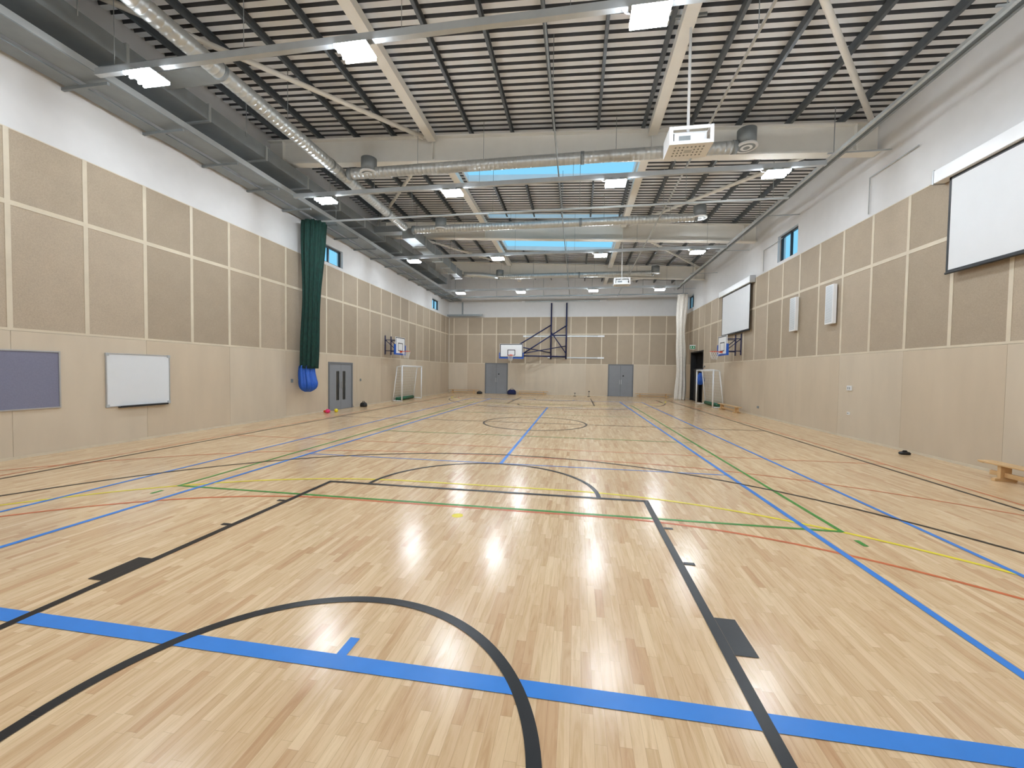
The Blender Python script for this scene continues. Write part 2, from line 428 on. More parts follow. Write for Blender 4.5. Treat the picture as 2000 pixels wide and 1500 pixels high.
for x in (-4.65,2.05):
    z=roof(x);ys=[YF+.02]+[v for y in sorted(BY) for v in (y-.16,y+.16)]+[YB-.02]
    for i in range(0,len(ys),2):
        b=MB();b.box(x-.13,x+.13,ys[i],ys[i+1],z-.42,z-.21,M_cream)
        thing("roof_tie_beam","cream box section running between the main roof beams","beam",(x,(ys[i]+ys[i+1])/2,z-.3),b,"longitudinal box beams")
def zt(x): return roof(x)-.34
for (a,b_) in (((2.3,5.9),(7.6,12.1)),((-4.9,12.1),(-10.3,6.4)),((-4.9,12.7),(-10.3,19.5)),((2.3,19.5),(7.6,12.7)),((2.3,20.1),(7.6,26.9)),((-4.9,26.9),(-10.3,20.1)),((-4.9,27.5),(-10.3,31.8)),((2.3,31.8),(7.6,27.5))):
    m=MB();p=Vector((a[0],a[1],zt(a[0])));q=Vector((b_[0],b_[1],zt(b_[0])));m.tube(p,q,.065,M_cream,12)
    m.obox(p,p+(q-p).normalized()*.3,.02,.2,M_cream);m.obox(q,q+(p-q).normalized()*.3,.02,.2,M_cream)
    thing("roof_brace","cream tubular steel diagonal brace in the roof","brace",tuple((p+q)/2),m,"diagonal roof braces")
# ------------------------------------------------------------ ducts
def diffuser(x,y,z,r=.24,h=.42):
    d=MB();d.tube((x,y,z-h/2),(x,y,z+h/2),r,M_galvd,20)
    for i,rr in enumerate((r*1.18,r*.9,r*.62,r*.34)):
        d.tube((x,y,z-h/2-.05-i*.006),(x,y,z-h/2+.01),rr,M_white if i%2==0 else M_galvd,24,rr*.95)
    return d
DZ=8.05;DX=-7.55
m=MB();m.spiral((DX,-2.3,DZ),(DX,16.6,DZ),.17,M_galv)
fit=MB()
for yj in (3,7.5,11.3,15): fit.tube((DX,yj-.04,DZ),(DX,yj+.04,DZ),.185,M_galvd,20)
hg=MB()
for yj in (1,4.5,9.5,14): hg.tube((DX,yj,DZ+.16),(DX,yj,roof(DX)-.02),.008,M_galvd,6)
thing("ventilation_duct","long round spiral-seamed galvanised air duct","duct",(DX,8,DZ),[("duct_body",m),("joint_collar",fit),("hanger_rod",hg)],"spiral air ducts")
for y,x0,x1,ds in ((11.95,-7.3,4.2,(-6.6,4.45)),(17.0,-7.3,4.6,(-6.0,4.7)),(26.0,-7.2,4.6,(-5.1,4.7))):
    m=MB();rr=.16
    if y>20:
        m.path([(-7.3,y-.9,DZ)]+[(-7.0+.3*k,y-.75+.045*k*k*.6,DZ) for k in range(5)]+[(-5.2,y-.02,DZ)],rr,M_galv,20);x0=-5.2
    m.spiral((x0,y,DZ),(x1,y,DZ),rr,M_galv)
    cl=MB();cl.tube((x0-.02,y,DZ),(x0+.12,y,DZ),rr+.02,M_galvd,20).tube((0,y,DZ),(.1,y,DZ),rr+.015,M_galvd,20).tube((x1-.1,y,DZ),(x1+.02,y,DZ),rr+.015,M_galvd,20)
    hg=MB()
    for xx in (-5.0,-2.9,1,3.6): hg.tube((xx,y,DZ+.15),(xx,y,roof(xx)-.02),.007,M_galvd,6)
    P=[("duct_body",m),("joint_collar",cl),("hanger_rod",hg)]
    for dx in ds:P.append(("air_diffuser",diffuser(dx,y-.05,DZ+.2)))
    thing("ventilation_duct","round spiral duct crossing the hall with drum-shaped air diffusers","duct",(0,y,DZ),P,"spiral air ducts")
m=MB()
y=17.3
while y<24:
    w=.62-.03*(y-17);m.box(DX-.1-w/2,DX-.1+w/2,y,y+1.25,DZ-.25,DZ+.2,M_galvd).box(DX-.14-w/2,DX-.06+w/2,y+1.22,y+1.28,DZ-.29,DZ+.24,M_galv);y+=1.3
hg=MB()
for yj in (18,20.5,23): hg.tube((DX,yj,DZ+.2),(DX,yj,roof(DX)-.02),.008,M_galvd,6)
thing("rectangular_duct","boxy galvanised steel duct run with flanged joints","duct",(DX,21,DZ),[("duct_body",m),("hanger_rod",hg)],"rectangular ducts")
m=MB();y=-2.3
while y<27:
    w=.36;m.box(-9.8-w,-9.8+w,y,y+1.85,8.15,8.52,M_galvd).box(-9.83-w,-9.77+w,y+1.82,y+1.88,8.11,8.56,M_galv);y+=1.9
for yy in (7.5,17.5,22): m.box(-9.44,-8.0,yy,yy+.5,8.2,8.48,M_galvd)
hg=MB()
for yj in (2.5,6.3,10.2,14.1,18,21.9): hg.tube((-9.42,yj,8.4),(-9.42,yj,roof(-9.42)-.02),.01,M_galvd,6)
thing("rectangular_duct","boxy galvanised steel main duct beside the white wall with side branches","duct",(-9.75,12,8.3),[("duct_body",m),("hanger_rod",hg)],"rectangular ducts")
m=MB();m.box(-10.0,-9.45,YF+.05,YB-.1,7.56,7.58,M_galvd).box(-10.0,-9.98,YF+.05,YB-.1,7.58,7.72,M_galvd).box(-9.47,-9.45,YF+.05,YB-.1,7.58,7.72,M_galv)
m.box(-10.42,-10.06,YF+.05,YB-.1,7.50,7.53,M_galvd).box(-10.44,-10.40,YF+.05,YB-.1,7.53,7.64,M_galv)
br=MB();y=-1
while y<31.5:
    br.box(XL+.01,-9.4,y,y+.05,7.44,7.50,M_galvd);y+=1.55
thing("cable_tray","galvanised steel cable trays on brackets along the white wall","cable tray",(-9.8,14,7.6),[("tray",m),("bracket",br)])
# ------------------------------------------------------------ lighting
LX=[-8.07,-3.83,1.0,5.2]
def fixture(x,y,z):
    h=MB();h.box(x-.29,x+.29,y-.192,y+.192,z+.045,z+.06,M_track).box(x-.1,x+.1,y-.08,y+.08,z+.06,z+.165,M_track)
    P=[("housing",h)]
    for yy in (-.17,-.075,.075,.17):
        s=MB();w=.021
        s.add([(x+sx*.28,y+yy+a,z+c) for sx in (-1,1) for a,c in ((-w,.044),(w,.044),(w,.0),(w*.5,-.012),(-w*.5,-.012),(-w,.0))],
              [tuple(range(6)),tuple(range(11,5,-1))]+[(i,i+6,(i+1)%6+6,(i+1)%6) for i in range(6)],M_led)
        P.append(("led_strip",s))
    c=MB();c.path([(x-.15,y,z+.08),(x-.35,y,z+.1),(x-.46,y,z+.2),(x-.36,y,z+.28),(x-.24,y,z+.24)],.012,M_white,6);P.append(("power_cable",c))
    return P
LR=[(6.45,7.2),(11.87,7.2),(18.95,7.2),(27.0,7.2),(0.6,7.2)]  # last row is out of view, lights and rail added to brighten the foreground
base=None
for y,z in LR:
    t=MB();t.box(-9.2,6.4,y-.05,y+.05,z+.165,z+.29,M_track)
    rd=MB()
    for xx in (-8.8,-6,-3,-.2,2.6,5.6):
        top=roof(xx)-.02
        if y==11.87:
            if xx in(-8.8,-6,5.6): continue
            top=DZ-.145
        rd.tube((xx,y,z+.29),(xx,y,top),.006,M_galvd,6)
    thing("lighting_trunking","grey steel trunking rail carrying hall lights, hung on thin rods","trunking",(-1.3,y,z+.2),[("rail",t),("hanger_rod",rd)],"lighting rails")
    for x in LX:
        if base is None: base=thing("ceiling_light","bright white rectangular LED hall light with four glowing strips","light",(x,y,z),fixture(x,y,z),"LED hall lights")
        else: dup(base,x-LX[0],y-LR[0][0],z-LR[0][1])
# ------------------------------------------------------------ tracks and cables overhead
m=MB();m.box(6.5,6.56,-2.3,29.0,7.55,7.62,M_galv).box(6.72,6.78,-2.3,29.0,7.6,7.68,M_galvd)
br=MB();y=-1
while y<30:
    br.box(6.45,7.94,y,y+.03,7.68,7.71,M_track);br.tube((6.6,y+.015,7.7),(6.6,y+.015,roof(6.6)-.02),.01,M_galvd,6);y+=4.3
thing("curtain_track","galvanised twin curtain track on brackets beside the plaster wall","track",(6.6,14,7.6),[("rail",m),("bracket",br)])
m=MB();m.box(-10.2,6.45,13.83,13.87,7.33,7.39,M_galv)
hg=MB()
for xx in (-9,-6,-3,0,3.4,6): hg.tube((xx,13.85,7.39),(xx,13.85,roof(xx)-.02),.008,M_galvd,6)
thing("curtain_track","slim galvanised divider net track crossing the hall","track",(-2,13.85,7.36),[("rail",m),("hanger_rod",hg)])
m=MB();m.tube((-.63,-2.3,7.62),(-.63,31,7.62),.02,M_galvd,8)
hg=MB()
for yy in (3,9,15,21,24.5): hg.tube((-.63,yy,7.64),(-.63,yy,roof(-.63)-.02),.008,M_galvd,6)
thing("overhead_conduit","thin grey conduit running along the middle of the hall","conduit",(-.63,14,7.6),[("conduit",m),("hanger_rod",hg)])
m=MB();m.box(2.92,2.96,-2.3,31,7.6,7.64,M_galv)
hg=MB()
for yy in (3,7.5,15,21,24.5): hg.tube((2.94,yy,7.64),(2.94,yy,roof(2.94)-.02),.008,M_galvd,6)
thing("overhead_track","slim galvanised overhead rail running along the hall","track",(2.94,14,7.6),[("rail",m),("hanger_rod",hg)])
for y0,zz in ((12.6,7.0),(18.9,6.9)):
    m=MB();m.path([(XR-.05,y0+.0,6.3),(XR-.05,y0,zz+.3),(XR-.05,y0-1.6,zz+.3)],.014,M_track,8)
    thing("wall_conduit","thin grey metal conduit bent along the plaster wall","conduit",(XR-.05,y0,6.8),m,"wall conduits")
# ------------------------------------------------------------ projectors
def projector(x,y,z,lab):
    # z = underside of cage
    w=.41;d=.28;h=.35
    pole=MB();pole.tube((x,y,z+h),(x,y,roof(x)-.22),.028,M_white,14).box(x-.12,x+.12,y-.12,y+.12,roof(x)-.22,roof(x)-.2,M_white).box(x-.3,x+.3,y-.02,y+.02,roof(x)-.2,roof(x)-.15,M_galvd)
    cage=MB()
    cage.box(x-w,x+w,y-d,y+d,z,z+.02,M_white)
    cage.box(x-w,x-w+.06,y-d,y+d,z+h-.02,z+h,M_white).box(x+w-.06,x+w,y-d,y+d,z+h-.02,z+h,M_white).box(x-w+.06,x+w-.06,y-.06,y+.06,z+h-.02,z+h,M_white)
    cage.box(x-w,x-w+.015,y-d,y+d,z+.02,z+h-.02,M_white).box(x+w-.015,x+w,y-d,y+d,z+.02,z+.1,M_white)
    cage.box(x+w-.015,x+w,y-d,y-d+.1,z+.1,z+h-.02,M_white).box(x+w-.015,x+w,y+d-.1,y+d,z+.1,z+h-.02,M_white)
    for yy in (-d,d-.015):
        cage.box(x-w+.015,x-w+.07,y+yy,y+yy+.015,z+.02,z+h-.02,M_white).box(x+w-.07,x+w-.015,y+yy,y+yy+.015,z+.02,z+h-.02,M_white)
        cage.box(x-w+.07,x+w-.07,y+yy,y+yy+.015,z+h-.07,z+h-.001,M_white).box(x-w+.07,x+w-.07,y+yy,y+yy+.015,z+.02,z+.07,M_white)
    vent=MB()
    for i in range(8):
        for j in range(4):
            if i in(3,4) and j in (1,2): continue
            vent.box(x-.28+i*.075,x-.25+i*.075,y-.18+j*.1,y-.135+j*.1,z-.003,z,M_galvd)
    vent.box(x-.07,x+.07,y-.05,y+.05,z-.004,z,M_galv)
    body=MB();body.box(x-.3,x+.3,y-.2,y+.2,z+.08,z+.25,M_white).box(x-.22,x+.0,y-.205,y-.2,z+.11,z+.2,M_galvd)
    body.tube((x,y,z+.25),(x,y,z+h-.02),.05,M_white,10)
    lens=MB();lens.tube((x+.3,y+.05,z+.17),(x+.37,y+.05,z+.17),.06,M_black,16)
    return thing("projector",lab,"projector",(x,y,z),[("pole",pole),("cage",cage,.003),("vent_grille",vent),("projector_body",body,.02),("lens",lens)],"ceiling projectors")
projector(2.12,8.6,6.28,"white ceiling projector in protective cage on a long pole")
projector(2.25,21.7,6.42,"white caged projector hanging on a pole beyond the net track")
# ------------------------------------------------------------ screens
def screen(y0,y1,z0,z1,lab):
    x=XR-.16;wx=XR-.0306
    h=MB();h.box(XR-.26,wx,y0-.2,y1+.35,z1+.02,z1+.3,M_white)
    for yy in (y0-.2,y1+.33): h.box(XR-.27,wx,yy-.01,yy+.03,z1+.0,z1+.32,M_alu)
    f=MB();f.box(x-.004,x,y0,y1,z0,z1+.03,M_screen)
    b=MB();b.box(x-.008,x+.002,y0-.05,y0,z0,z1+.02,M_black).box(x-.008,x+.002,y1,y1+.05,z0,z1+.02,M_black).box(x-.008,x+.002,y0-.05,y1+.05,z1-.04,z1+.02,M_black)
    b.box(x-.008,x+.002,y0-.05,y1+.05,z0-.05,z0,M_black);b.tube((x,y0-.06,z0-.06),(x,y1+.06,z0-.06),.025,M_black,10)
    return thing("projection_screen",lab,"projection screen",(x,(y0+y1)/2,z0),[("housing",h,.01),("screen_fabric",f),("black_border",b)],"roll-down projection screens")
screen(6.4,9.95,4.1,6.05,"large white roll-down projection screen with black border near wooden bench")
screen(19.9,23.35,3.95,6.02,"white roll-down projection screen between wall speakers and basketball hoop")
def speaker(y,lab):
    b=MB();b.box(XR-.17,XR-.06,y-.2,y+.2,3.44,4.66,M_white)
    g=MB()
    for i in range(30):
        z=3.49+i*.0385;g.box(XR-.175,XR-.17,y-.165,y+.165,z,z+.02,M_track)
    k=MB();k.box(XR-.06,XR-.03,y-.08,y+.08,3.7,3.85,M_galvd);k.box(XR-.06,XR-.03,y-.08,y+.08,4.25,4.4,M_galvd)
    return thing("wall_speaker",lab,"speaker",(XR-.1,y,3.44),[("casing",b,.01),("grille",g),("bracket",k)],"white wall units")
speaker(16.15,"tall white slotted wall speaker on the acoustic panels");speaker(14.0,"tall white slotted wall speaker on the acoustic panels")
# ------------------------------------------------------------ boards on left wall
x=XL+.03
fr=MB();y0,y1,z0,z1=3.9,6.62,.93,2.09
def rim(b,y0,y1,z0,z1,w,d,m):
    b.box(x,x+d,y0,y0+w,z0,z1,m).box(x,x+d,y1-w,y1,z0,z1,m).box(x,x+d,y0+w,y1-w,z0,z0+w,m).box(x,x+d,y0+w,y1-w,z1-w,z1,m)
rim(fr,y0,y1,z0,z1,.025,.03,M_alu)
pn=MB();pn.box(x,x+.018,y0+.025,y1-.025,z0+.025,z1-.025,M_felt)
thing("noticeboard","purple-grey felt noticeboard with thin aluminium frame, empty","noticeboard",(x,5.3,.93),[("felt_panel",pn),("frame",fr)])
y0,y1,z0,z1=7.42,8.86,.86,2.1
fr=MB();rim(fr,y0,y1,z0,z1,.022,.028,M_alu)
pn=MB();pn.box(x,x+.018,y0+.022,y1-.022,z0+.022,z1-.022,M_wb)
tr=MB();tr.box(x+.0,x+.09,y0+.25,y1-.1,z0-.025,z0-.005,M_black).box(x+.08,x+.09,y0+.25,y1-.1,z0-.005,z0+.015,M_black)
cn=MB()
for yy in (y0,y1-.06):
    for zz in (z0,z1-.06): cn.box(x,x+.034,yy-.004,yy+.064,zz-.004,zz+.064,M_track)
thing("whiteboard","blank white wall-mounted whiteboard with dark pen tray","whiteboard",(x,8.2,.86),[("writing_surface",pn),("frame",fr),("pen_tray",tr),("corner_cap",cn)])
# ------------------------------------------------------------ doors
def leafdoor(n,axis,pos,a0,a1,h,vision,sg):
    b=MB()
    def bx(a,c,z0,z1,d0,d1,m):
        p0,p1=sorted((pos+sg*d0,pos+sg*d1))
        if axis=='x': b.box(p0,p1,a,c,z0,z1,m)
        else: b.box(a,c,p0,p1,z0,z1,m)
    f=.09
    bx(a0,a0+f,0,h,0,.05,M_doord);bx(a1-f,a1,0,h,0,.05,M_doord);bx(a0+f,a1-f,h-f,h,0,.05,M_doord)
    mid=(a0+a1)/2
    for c0,c1,s in ((a0+f,mid-.004,1),(mid+.004,a1-f,-1)):
        if vision and (c1-c0)>.2:
            v0,v1=(c1-.36,c1-.12) if s==1 else (c0+.12,c0+.36)
            bx(c0,v0,.01,h-f,0,.03,M_door);bx(v1,c1,.01,h-f,0,.03,M_door);bx(v0,v1,.01,.42,0,.03,M_door);bx(v0,v1,h-.4,h-f,0,.03,M_door);bx(v0,v1,.42,h-.4,0,.012,M_glassd)
            bx(v0-.02,v0,.4,h-.38,.03,.036,M_alu);bx(v1,v1+.02,.4,h-.38,.03,.036,M_alu)
        else: bx(c0,c1,.01,h-f,0,.03,M_door)
        hx=c1-.07 if s==1 else c0+.04
        bx(hx,hx+.03,.95,1.3,.03,.06,M_alu)
    bx(mid-.006,mid+.006,.01,h-f,.005,.0305,M_black)
    if not vision: bx(mid+.15,mid+.25,1.55,1.65,.03,.034,M_black)
    struct(b,"door_%d"%n,"grey double door")
leafdoor(1,'x',XL+.001,D1[0],D1[1],2.12,True,1)
leafdoor(2,'y',YB-.001,-7.42,-5.52,2.5,False,-1)
leafdoor(3,'y',YB-.001,2.43,4.35,2.5,False,-1)
b=MB();a0,a1,h=STO[0],STO[1],STO[3]
b.box(XR-.05,XR+.3,a0,a0+.08,0,h,M_black).box(XR-.05,XR+.3,a1-.08,a1,0,h,M_black).box(XR-.05,XR+.3,a0,a1,h-.08,h,M_black)
b.box(XR+.1,XR+.16,a0+.08,a1-.08,2.1,2.18,M_frame)
b.box(XR+.12,XR+.16,28.3,a1-.08,0,2.1,M_frame)
struct(b,"door_4","dark store opening with black frame")
m=MB();m.box(XR-.42,XR-.03,28.6,28.64,3.75,3.78,M_white);s=MB();s.box(XR-.42,XR-.06,28.58,28.6,3.5,3.75,M_white)
g=MB();g.box(XR-.40,XR-.08,28.575,28.58,3.53,3.73,M_exit)
a=MB();cx=XR-.17;a.add([(cx-.05,28.573,3.64),(cx+.05,28.573,3.64),(cx,28.573,3.56)],[(0,1,2)],M_white).box(cx-.015,cx+.015,28.572,28.574,3.63,3.7,M_white)
cx=XR-.32;a.ball((cx,28.57,3.695),.015,M_white).box(cx-.012,cx+.018,28.572,28.574,3.62,3.68,M_white).box(cx-.05,cx,28.572,28.574,3.6,3.62,M_white).box(cx+.0,cx+.04,28.572,28.574,3.57,3.6,M_white)
thing("exit_sign","small green and white exit sign with running figure and arrow","sign",(XR-.2,28.6,3.5),[("hanging_rail",m),("sign_box",s),("green_face",g),("pictogram",a)])
def plate(x,y,z,w,h,lab,name,cat,m_=M_white,sg=-1):
    b=MB();p0,p1=sorted((x,x+sg*.03));b.box(p0,p1,y-w/2,y+w/2,z-h/2,z+h/2,m_)
    c=MB();p0,p1=sorted((x+sg*.03,x+sg*.036));b2=[(y-w*.25),(y+w*.12)]
    for q in b2:c.box(p0,p1,q,q+w*.13,z-h*.25,z+h*.25,M_galvd)
    return thing(name,lab,cat,(x,y,z),[("plate",b,.004),("opening",c)])
plate(XR-.03,13.1,1.46,.2,.14,"white double socket box on the plywood wall","wall_socket","socket")
plate(XR-.03,13.1,.72,.1,.08,"small white socket low on the plywood wall","wall_socket","socket")
plate(XR-.03,19.0,.4,.15,.1,"small grey socket low on the plywood wall","wall_socket","socket",M_galvd)
plate(XL+.03,13.4,1.35,.1,.14,"small grey switch plate beside the net bag","light_switch","switch",M_galvd,1)
plate(XL+.03,18.2,1.3,.1,.12,"small switch plate beside the grey door","light_switch","switch",M_galvd,1)
# ------------------------------------------------------------ basketball hoops on side walls
def hoop(wallx,sg,yc,zb,lab):
    bx=wallx+sg*.75
    bd=MB();p0,p1=sorted((bx,bx+sg*.03));bd.box(p0,p1,yc-.6,yc+.6,zb,zb+.92,M_white)
    mk=MB();q0,q1=sorted((bx+sg*.03,bx+sg*.033))
    for r in ((yc-.58,yc-.54,zb+.03,zb+.9),(yc+.54,yc+.58,zb+.03,zb+.9),(yc-.58,yc+.58,zb+.86,zb+.9),(yc-.3,yc-.26,zb+.15,zb+.6),(yc+.26,yc+.3,zb+.15,zb+.6),(yc-.3,yc+.3,zb+.56,zb+.6),(yc-.3,yc+.3,zb+.15,zb+.19)): mk.box(q0,q1,*r,M_line)
    pd=MB();q0,q1=sorted((bx-sg*.05,bx+sg*.05));pd.box(q0,q1,yc-.66,yc+.66,zb-.06,zb+.02,M_bag).box(q0,q1,yc-.66,yc-.59,zb+.02,zb+.5,M_bag).box(q0,q1,yc+.59,yc+.66,zb+.02,zb+.5,M_bag)
    rm=MB();c=(bx+sg*.38,yc,zb+.14);rm.path([(c[0]+.225*math.cos(t),yc+.225*math.sin(t),c[2]) for t in [2*math.pi*k/20 for k in range(20)]],.012,M_rim,6,True)
    q0,q1=sorted((bx+sg*.03,bx+sg*.17));rm.box(q0,q1,yc-.08,yc+.08,zb+.08,zb+.15,M_rim)
    nt=MB()
    for k in range(12):
        t=2*math.pi*k/12
        for s in (1,-1):
            nt.path([(c[0]+(.22-.025*j)*math.cos(t+s*j*math.pi/12),yc+(.22-.025*j)*math.sin(t+s*j*math.pi/12),c[2]-.1*j) for j in range(5)],.004,M_string,4)
    ar=MB()
    for yy in (yc-.35,yc+.35):
        for z1,z2 in ((zb+.75,zb+.75),(zb+.15,zb+.15),(zb+.75,zb+.15)): ar.tube((wallx+sg*.05,yy,z1),(bx,yy,z2),.02,M_navy,8)
        q0,q1=sorted((wallx+sg*.03,wallx+sg*.06));ar.box(q0,q1,yy-.04,yy+.04,zb-.05,zb+1.0,M_navy)
    return thing("basketball_hoop",lab,"basketball hoop",(bx,yc,zb),[("backboard",bd),("board_marking",mk),("edge_padding",pd),("rim",rm),("net",nt),("support_frame",ar)],"wall-mounted practice hoops")
hoop(XL,1,21.1,2.72,"practice hoop with white backboard above the folded goal")
hoop(XR,-1,21.4,2.82,"practice hoop with white backboard beside the projection screen")
bx0,by=-4.98,30.3
zc=3.42
bd=MB();bd.box(bx0-.9,bx0+.9,by,by+.04,zc-.52,zc+.53,M_white)
mk=MB()
for a0,a1,z0,z1 in ((-.88,-.83,-.5,.51),(.83,.88,-.5,.51),(-.88,.88,.46,.51),(-.88,.88,-.5,-.45),(-.3,-.25,-.37,.08),(.25,.3,-.37,.08),(-.3,.3,.03,.08),(-.3,.3,-.37,-.32)): mk.box(bx0+a0,bx0+a1,by-.004,by,zc+z0,zc+z1,M_line)
pd=MB();pd.box(bx0-.95,bx0+.95,by-.02,by+.06,zc-.6,zc-.5,M_bag).box(bx0-.95,bx0-.89,by-.02,by+.06,zc-.5,zc-.15,M_bag).box(bx0+.89,bx0+.95,by-.02,by+.06,zc-.5,zc-.15,M_bag)
rm=MB();c=(bx0,by-.4,zc-.37);rm.path([(c[0]+.225*math.cos(t),c[1]+.225*math.sin(t),c[2]) for t in [2*math.pi*k/20 for k in range(20)]],.016,M_rim,6,True);rm.box(bx0-.09,bx0+.09,by-.18,by-.004,zc-.42,zc-.3,M_rim)
nt=MB()
for k in range(12):
    t=2*math.pi*k/12
    for s in (1,-1):
        nt.path([(c[0]+(.22-.025*j)*math.cos(t+s*j*math.pi/12),c[1]+(.22-.025*j)*math.sin(t+s*j*math.pi/12),c[2]-.1*j) for j in range(5)],.006,M_string,4)
fr=MB();WX0,WX1=-2.05,-.85;R=.055;WY=YB-.13
for xx in (WX0,WX1): fr.tube((xx,WY,2.85),(xx,WY,7.3),R,M_navy,10)
for z in (3.05,4.75): fr.tube((WX0,WY,z),(WX1,WY,z),R*.8,M_navy,8)
sw=MB();e=(bx0+.5,by+.1)
sw.tube((WX1,WY-.1,3.05),(e[0]-.6,e[1],3.05),R,M_navy,10).tube((WX0,WY-.1,3.35),(e[0],e[1],3.75),R*.8,M_navy,10)
sw.tube((WX0,WY-.1,5.55),(e[0],e[1],3.85),R*.9,M_navy,10).tube((WX1,WY-.1,5.5),(e[0]+.2,e[1]+.1,3.1),R*.9,M_navy,10).tube((WX0,WY-.1,5.0),(WX1,WY-.1,3.3),R*.7,M_navy,10)
sw.tube((WX1,WY-.1,3.9),(e[0],e[1],3.15),R*.7,M_navy,10)
for zz in (3.05,3.8): sw.tube((bx0-.5,by+.1,zz),(e[0],by+.1,zz),R*.8,M_navy,8)
for xx in (bx0-.5,bx0+.5): sw.tube((xx,by+.1,3.0),(xx,by+.1,3.85),R*.8,M_navy,8)
thing("folding_basketball_goal","large white backboard on navy swing-away frame fixed to end wall","basketball hoop",(WX0,WY,2.85),[("backboard",bd),("board_marking",mk),("edge_padding",pd),("rim",rm),("net",nt),("wall_frame",fr),("swing_arm",sw)])
for z,xa,xb in ((7.45,-4.45,2.2),(4.68,-4.3,2.1),(2.98,-2.3,2.1)):
    m=MB();m.box(xa,xb,YB-.068,YB-.03,z-.05,z+.05,M_galv).box(xa,xa+.25,YB-.072,YB-.068,z-.06,z+.06,M_white).box(xb-.5,xb,YB-.072,YB-.068,z-.06,z+.06,M_white)
    thing("wall_rail","horizontal metal mounting rail with pale end caps on end wall","rail",((xa+xb)/2,YB-.05,z),m,"mounting rails")
m=MB();m.box(XL+.001,-7.6,YB-.5,YB-.38,6.28,6.42,M_galvd).box(-9.32,-9.22,YB-.48,YB-.4,6.42,7.4,M_galvd)
thing("track_arm","short grey steel track arm in the corner of the hall","track",(-9,YB-.4,6.3),m)
m=MB();m.box(-9.3,7.5,29.3,29.36,7.34,7.42,M_galvd)
hg=MB()
for xx in (-9.2,-6,-2.5,1,4.5,7.2): hg.tube((xx,29.33,7.42),(xx,29.33,roof(xx)-.02),.015,M_galvd,6)
thing("curtain_track","dark steel curtain track crossing the far end of the hall","track",(-1.3,29.3,7.4),[("rail",m),("hanger_rod",hg)])
# ------------------------------------------------------------ goals
def goal(x0,sg,y0,y1,lab):
    r=.04;h=2.05;d=.55;f=MB()
    x1=x0+sg*d
    f.tube((x1,y0,0),(x1,y0,h),r,M_white,10).tube((x1,y1,0),(x1,y1,h),r,M_white,10).tube((x1,y0-r,h),(x1,y1+r,h),r,M_white,10)
    b=MB();b.tube((x1,y0,.035),(x0,y0,.035),r*.7,M_white,8).tube((x0,y0,.035),(x0,y1,.035),r*.7,M_white,8).tube((x0,y1,.035),(x1,y1,.035),r*.7,M_white,8)
    for yy in (y0,y1): b.tube((x0,yy,.035),(x1-sg*.3,yy,h-.05),r*.7,M_white,8).tube((x1-sg*.3,yy,h-.05),(x1,yy,h),r*.7,M_white,8)
    n=MB();k=y0+.15
    while k<y1: n.path([(x1-sg*.05,k,h-.02),(x1-sg*.3,k,h-.07),(x0,k,.06)],.006,M_string,4);k+=.15
    for j in range(1,12):
        t=j/12;px=x1-sg*.3+(x0-x1+sg*.3)*t;pz=h-.07+(.06-h+.07)*t
        n.tube((px,y0,pz),(px,y1,pz),.006,M_string,4)
    w=MB();w.tube((x0+sg*.1,y0+.3,.12),(x0+sg*.1,y1-.3,.12),.1,M_dgreen,12)
    return thing("football_goal",lab,"goal",(x0,(y0+y1)/2,0),[("goal_frame",f),("rear_frame",b),("net",n),("counterweight",w)],"indoor football goals")
goal(XL+.1,1,21.6,24.5,"white five-a-side goal with net pushed against plywood wall")
goal(XR-.12,-1,22.9,25.9,"white five-a-side goal with net beside the store opening")
# ------------------------------------------------------------ benches
def bench(cx,cy,L,along,lab,wd=.115):
    def P(b,a0,a1,c0,c1,z0,z1,m):
        if along=='y': b.box(cx+c0,cx+c1,cy+a0,cy+a1,z0,z1,m)
        else: b.box(cx+a0,cx+a1,cy+c0,cy+c1,z0,z1,m)
    s=MB();P(s,-L/2,L/2,-wd,wd,.27,.305,M_wood)
    r=MB();P(r,-L/2+.12,L/2-.12,-.025,.025,.07,.15,M_wood)
    parts=[("seat",s,.008),("rail",r,.004)]
    for a in (-L/2+.35,L/2-.35):
        l=MB();P(l,a-.03,a+.03,-.085,.085,.05,.27,M_wood);P(l,a-.035,a+.035,-.17,.17,0.0,.05,M_wood);parts.append(("leg",l,.004))
    h=MB();P(h,L/2-.02,L/2+.04,-.05,.05,.25,.275,M_wood);parts.append(("hook",h))
    return thing("gym_bench",lab,"bench",(cx,cy,0),parts,"low wooden gym benches")
bench(7.46,7.15,2.9,'y',"low varnished wooden gym bench below the large projection screen",.12)
bench(7.5,21.2,2.6,'y',"low varnished wooden gym bench beside the white goal")
bench(-9.1,31.5,2.5,'x',"low wooden gym bench against the end wall near the corner",.14)
bench(-3.5,31.5,2.6,'x',"low wooden gym bench against end wall under the basketball frame",.14)
bench(5.75,31.5,2.6,'x',"low wooden gym bench against end wall beside the grey door",.14)
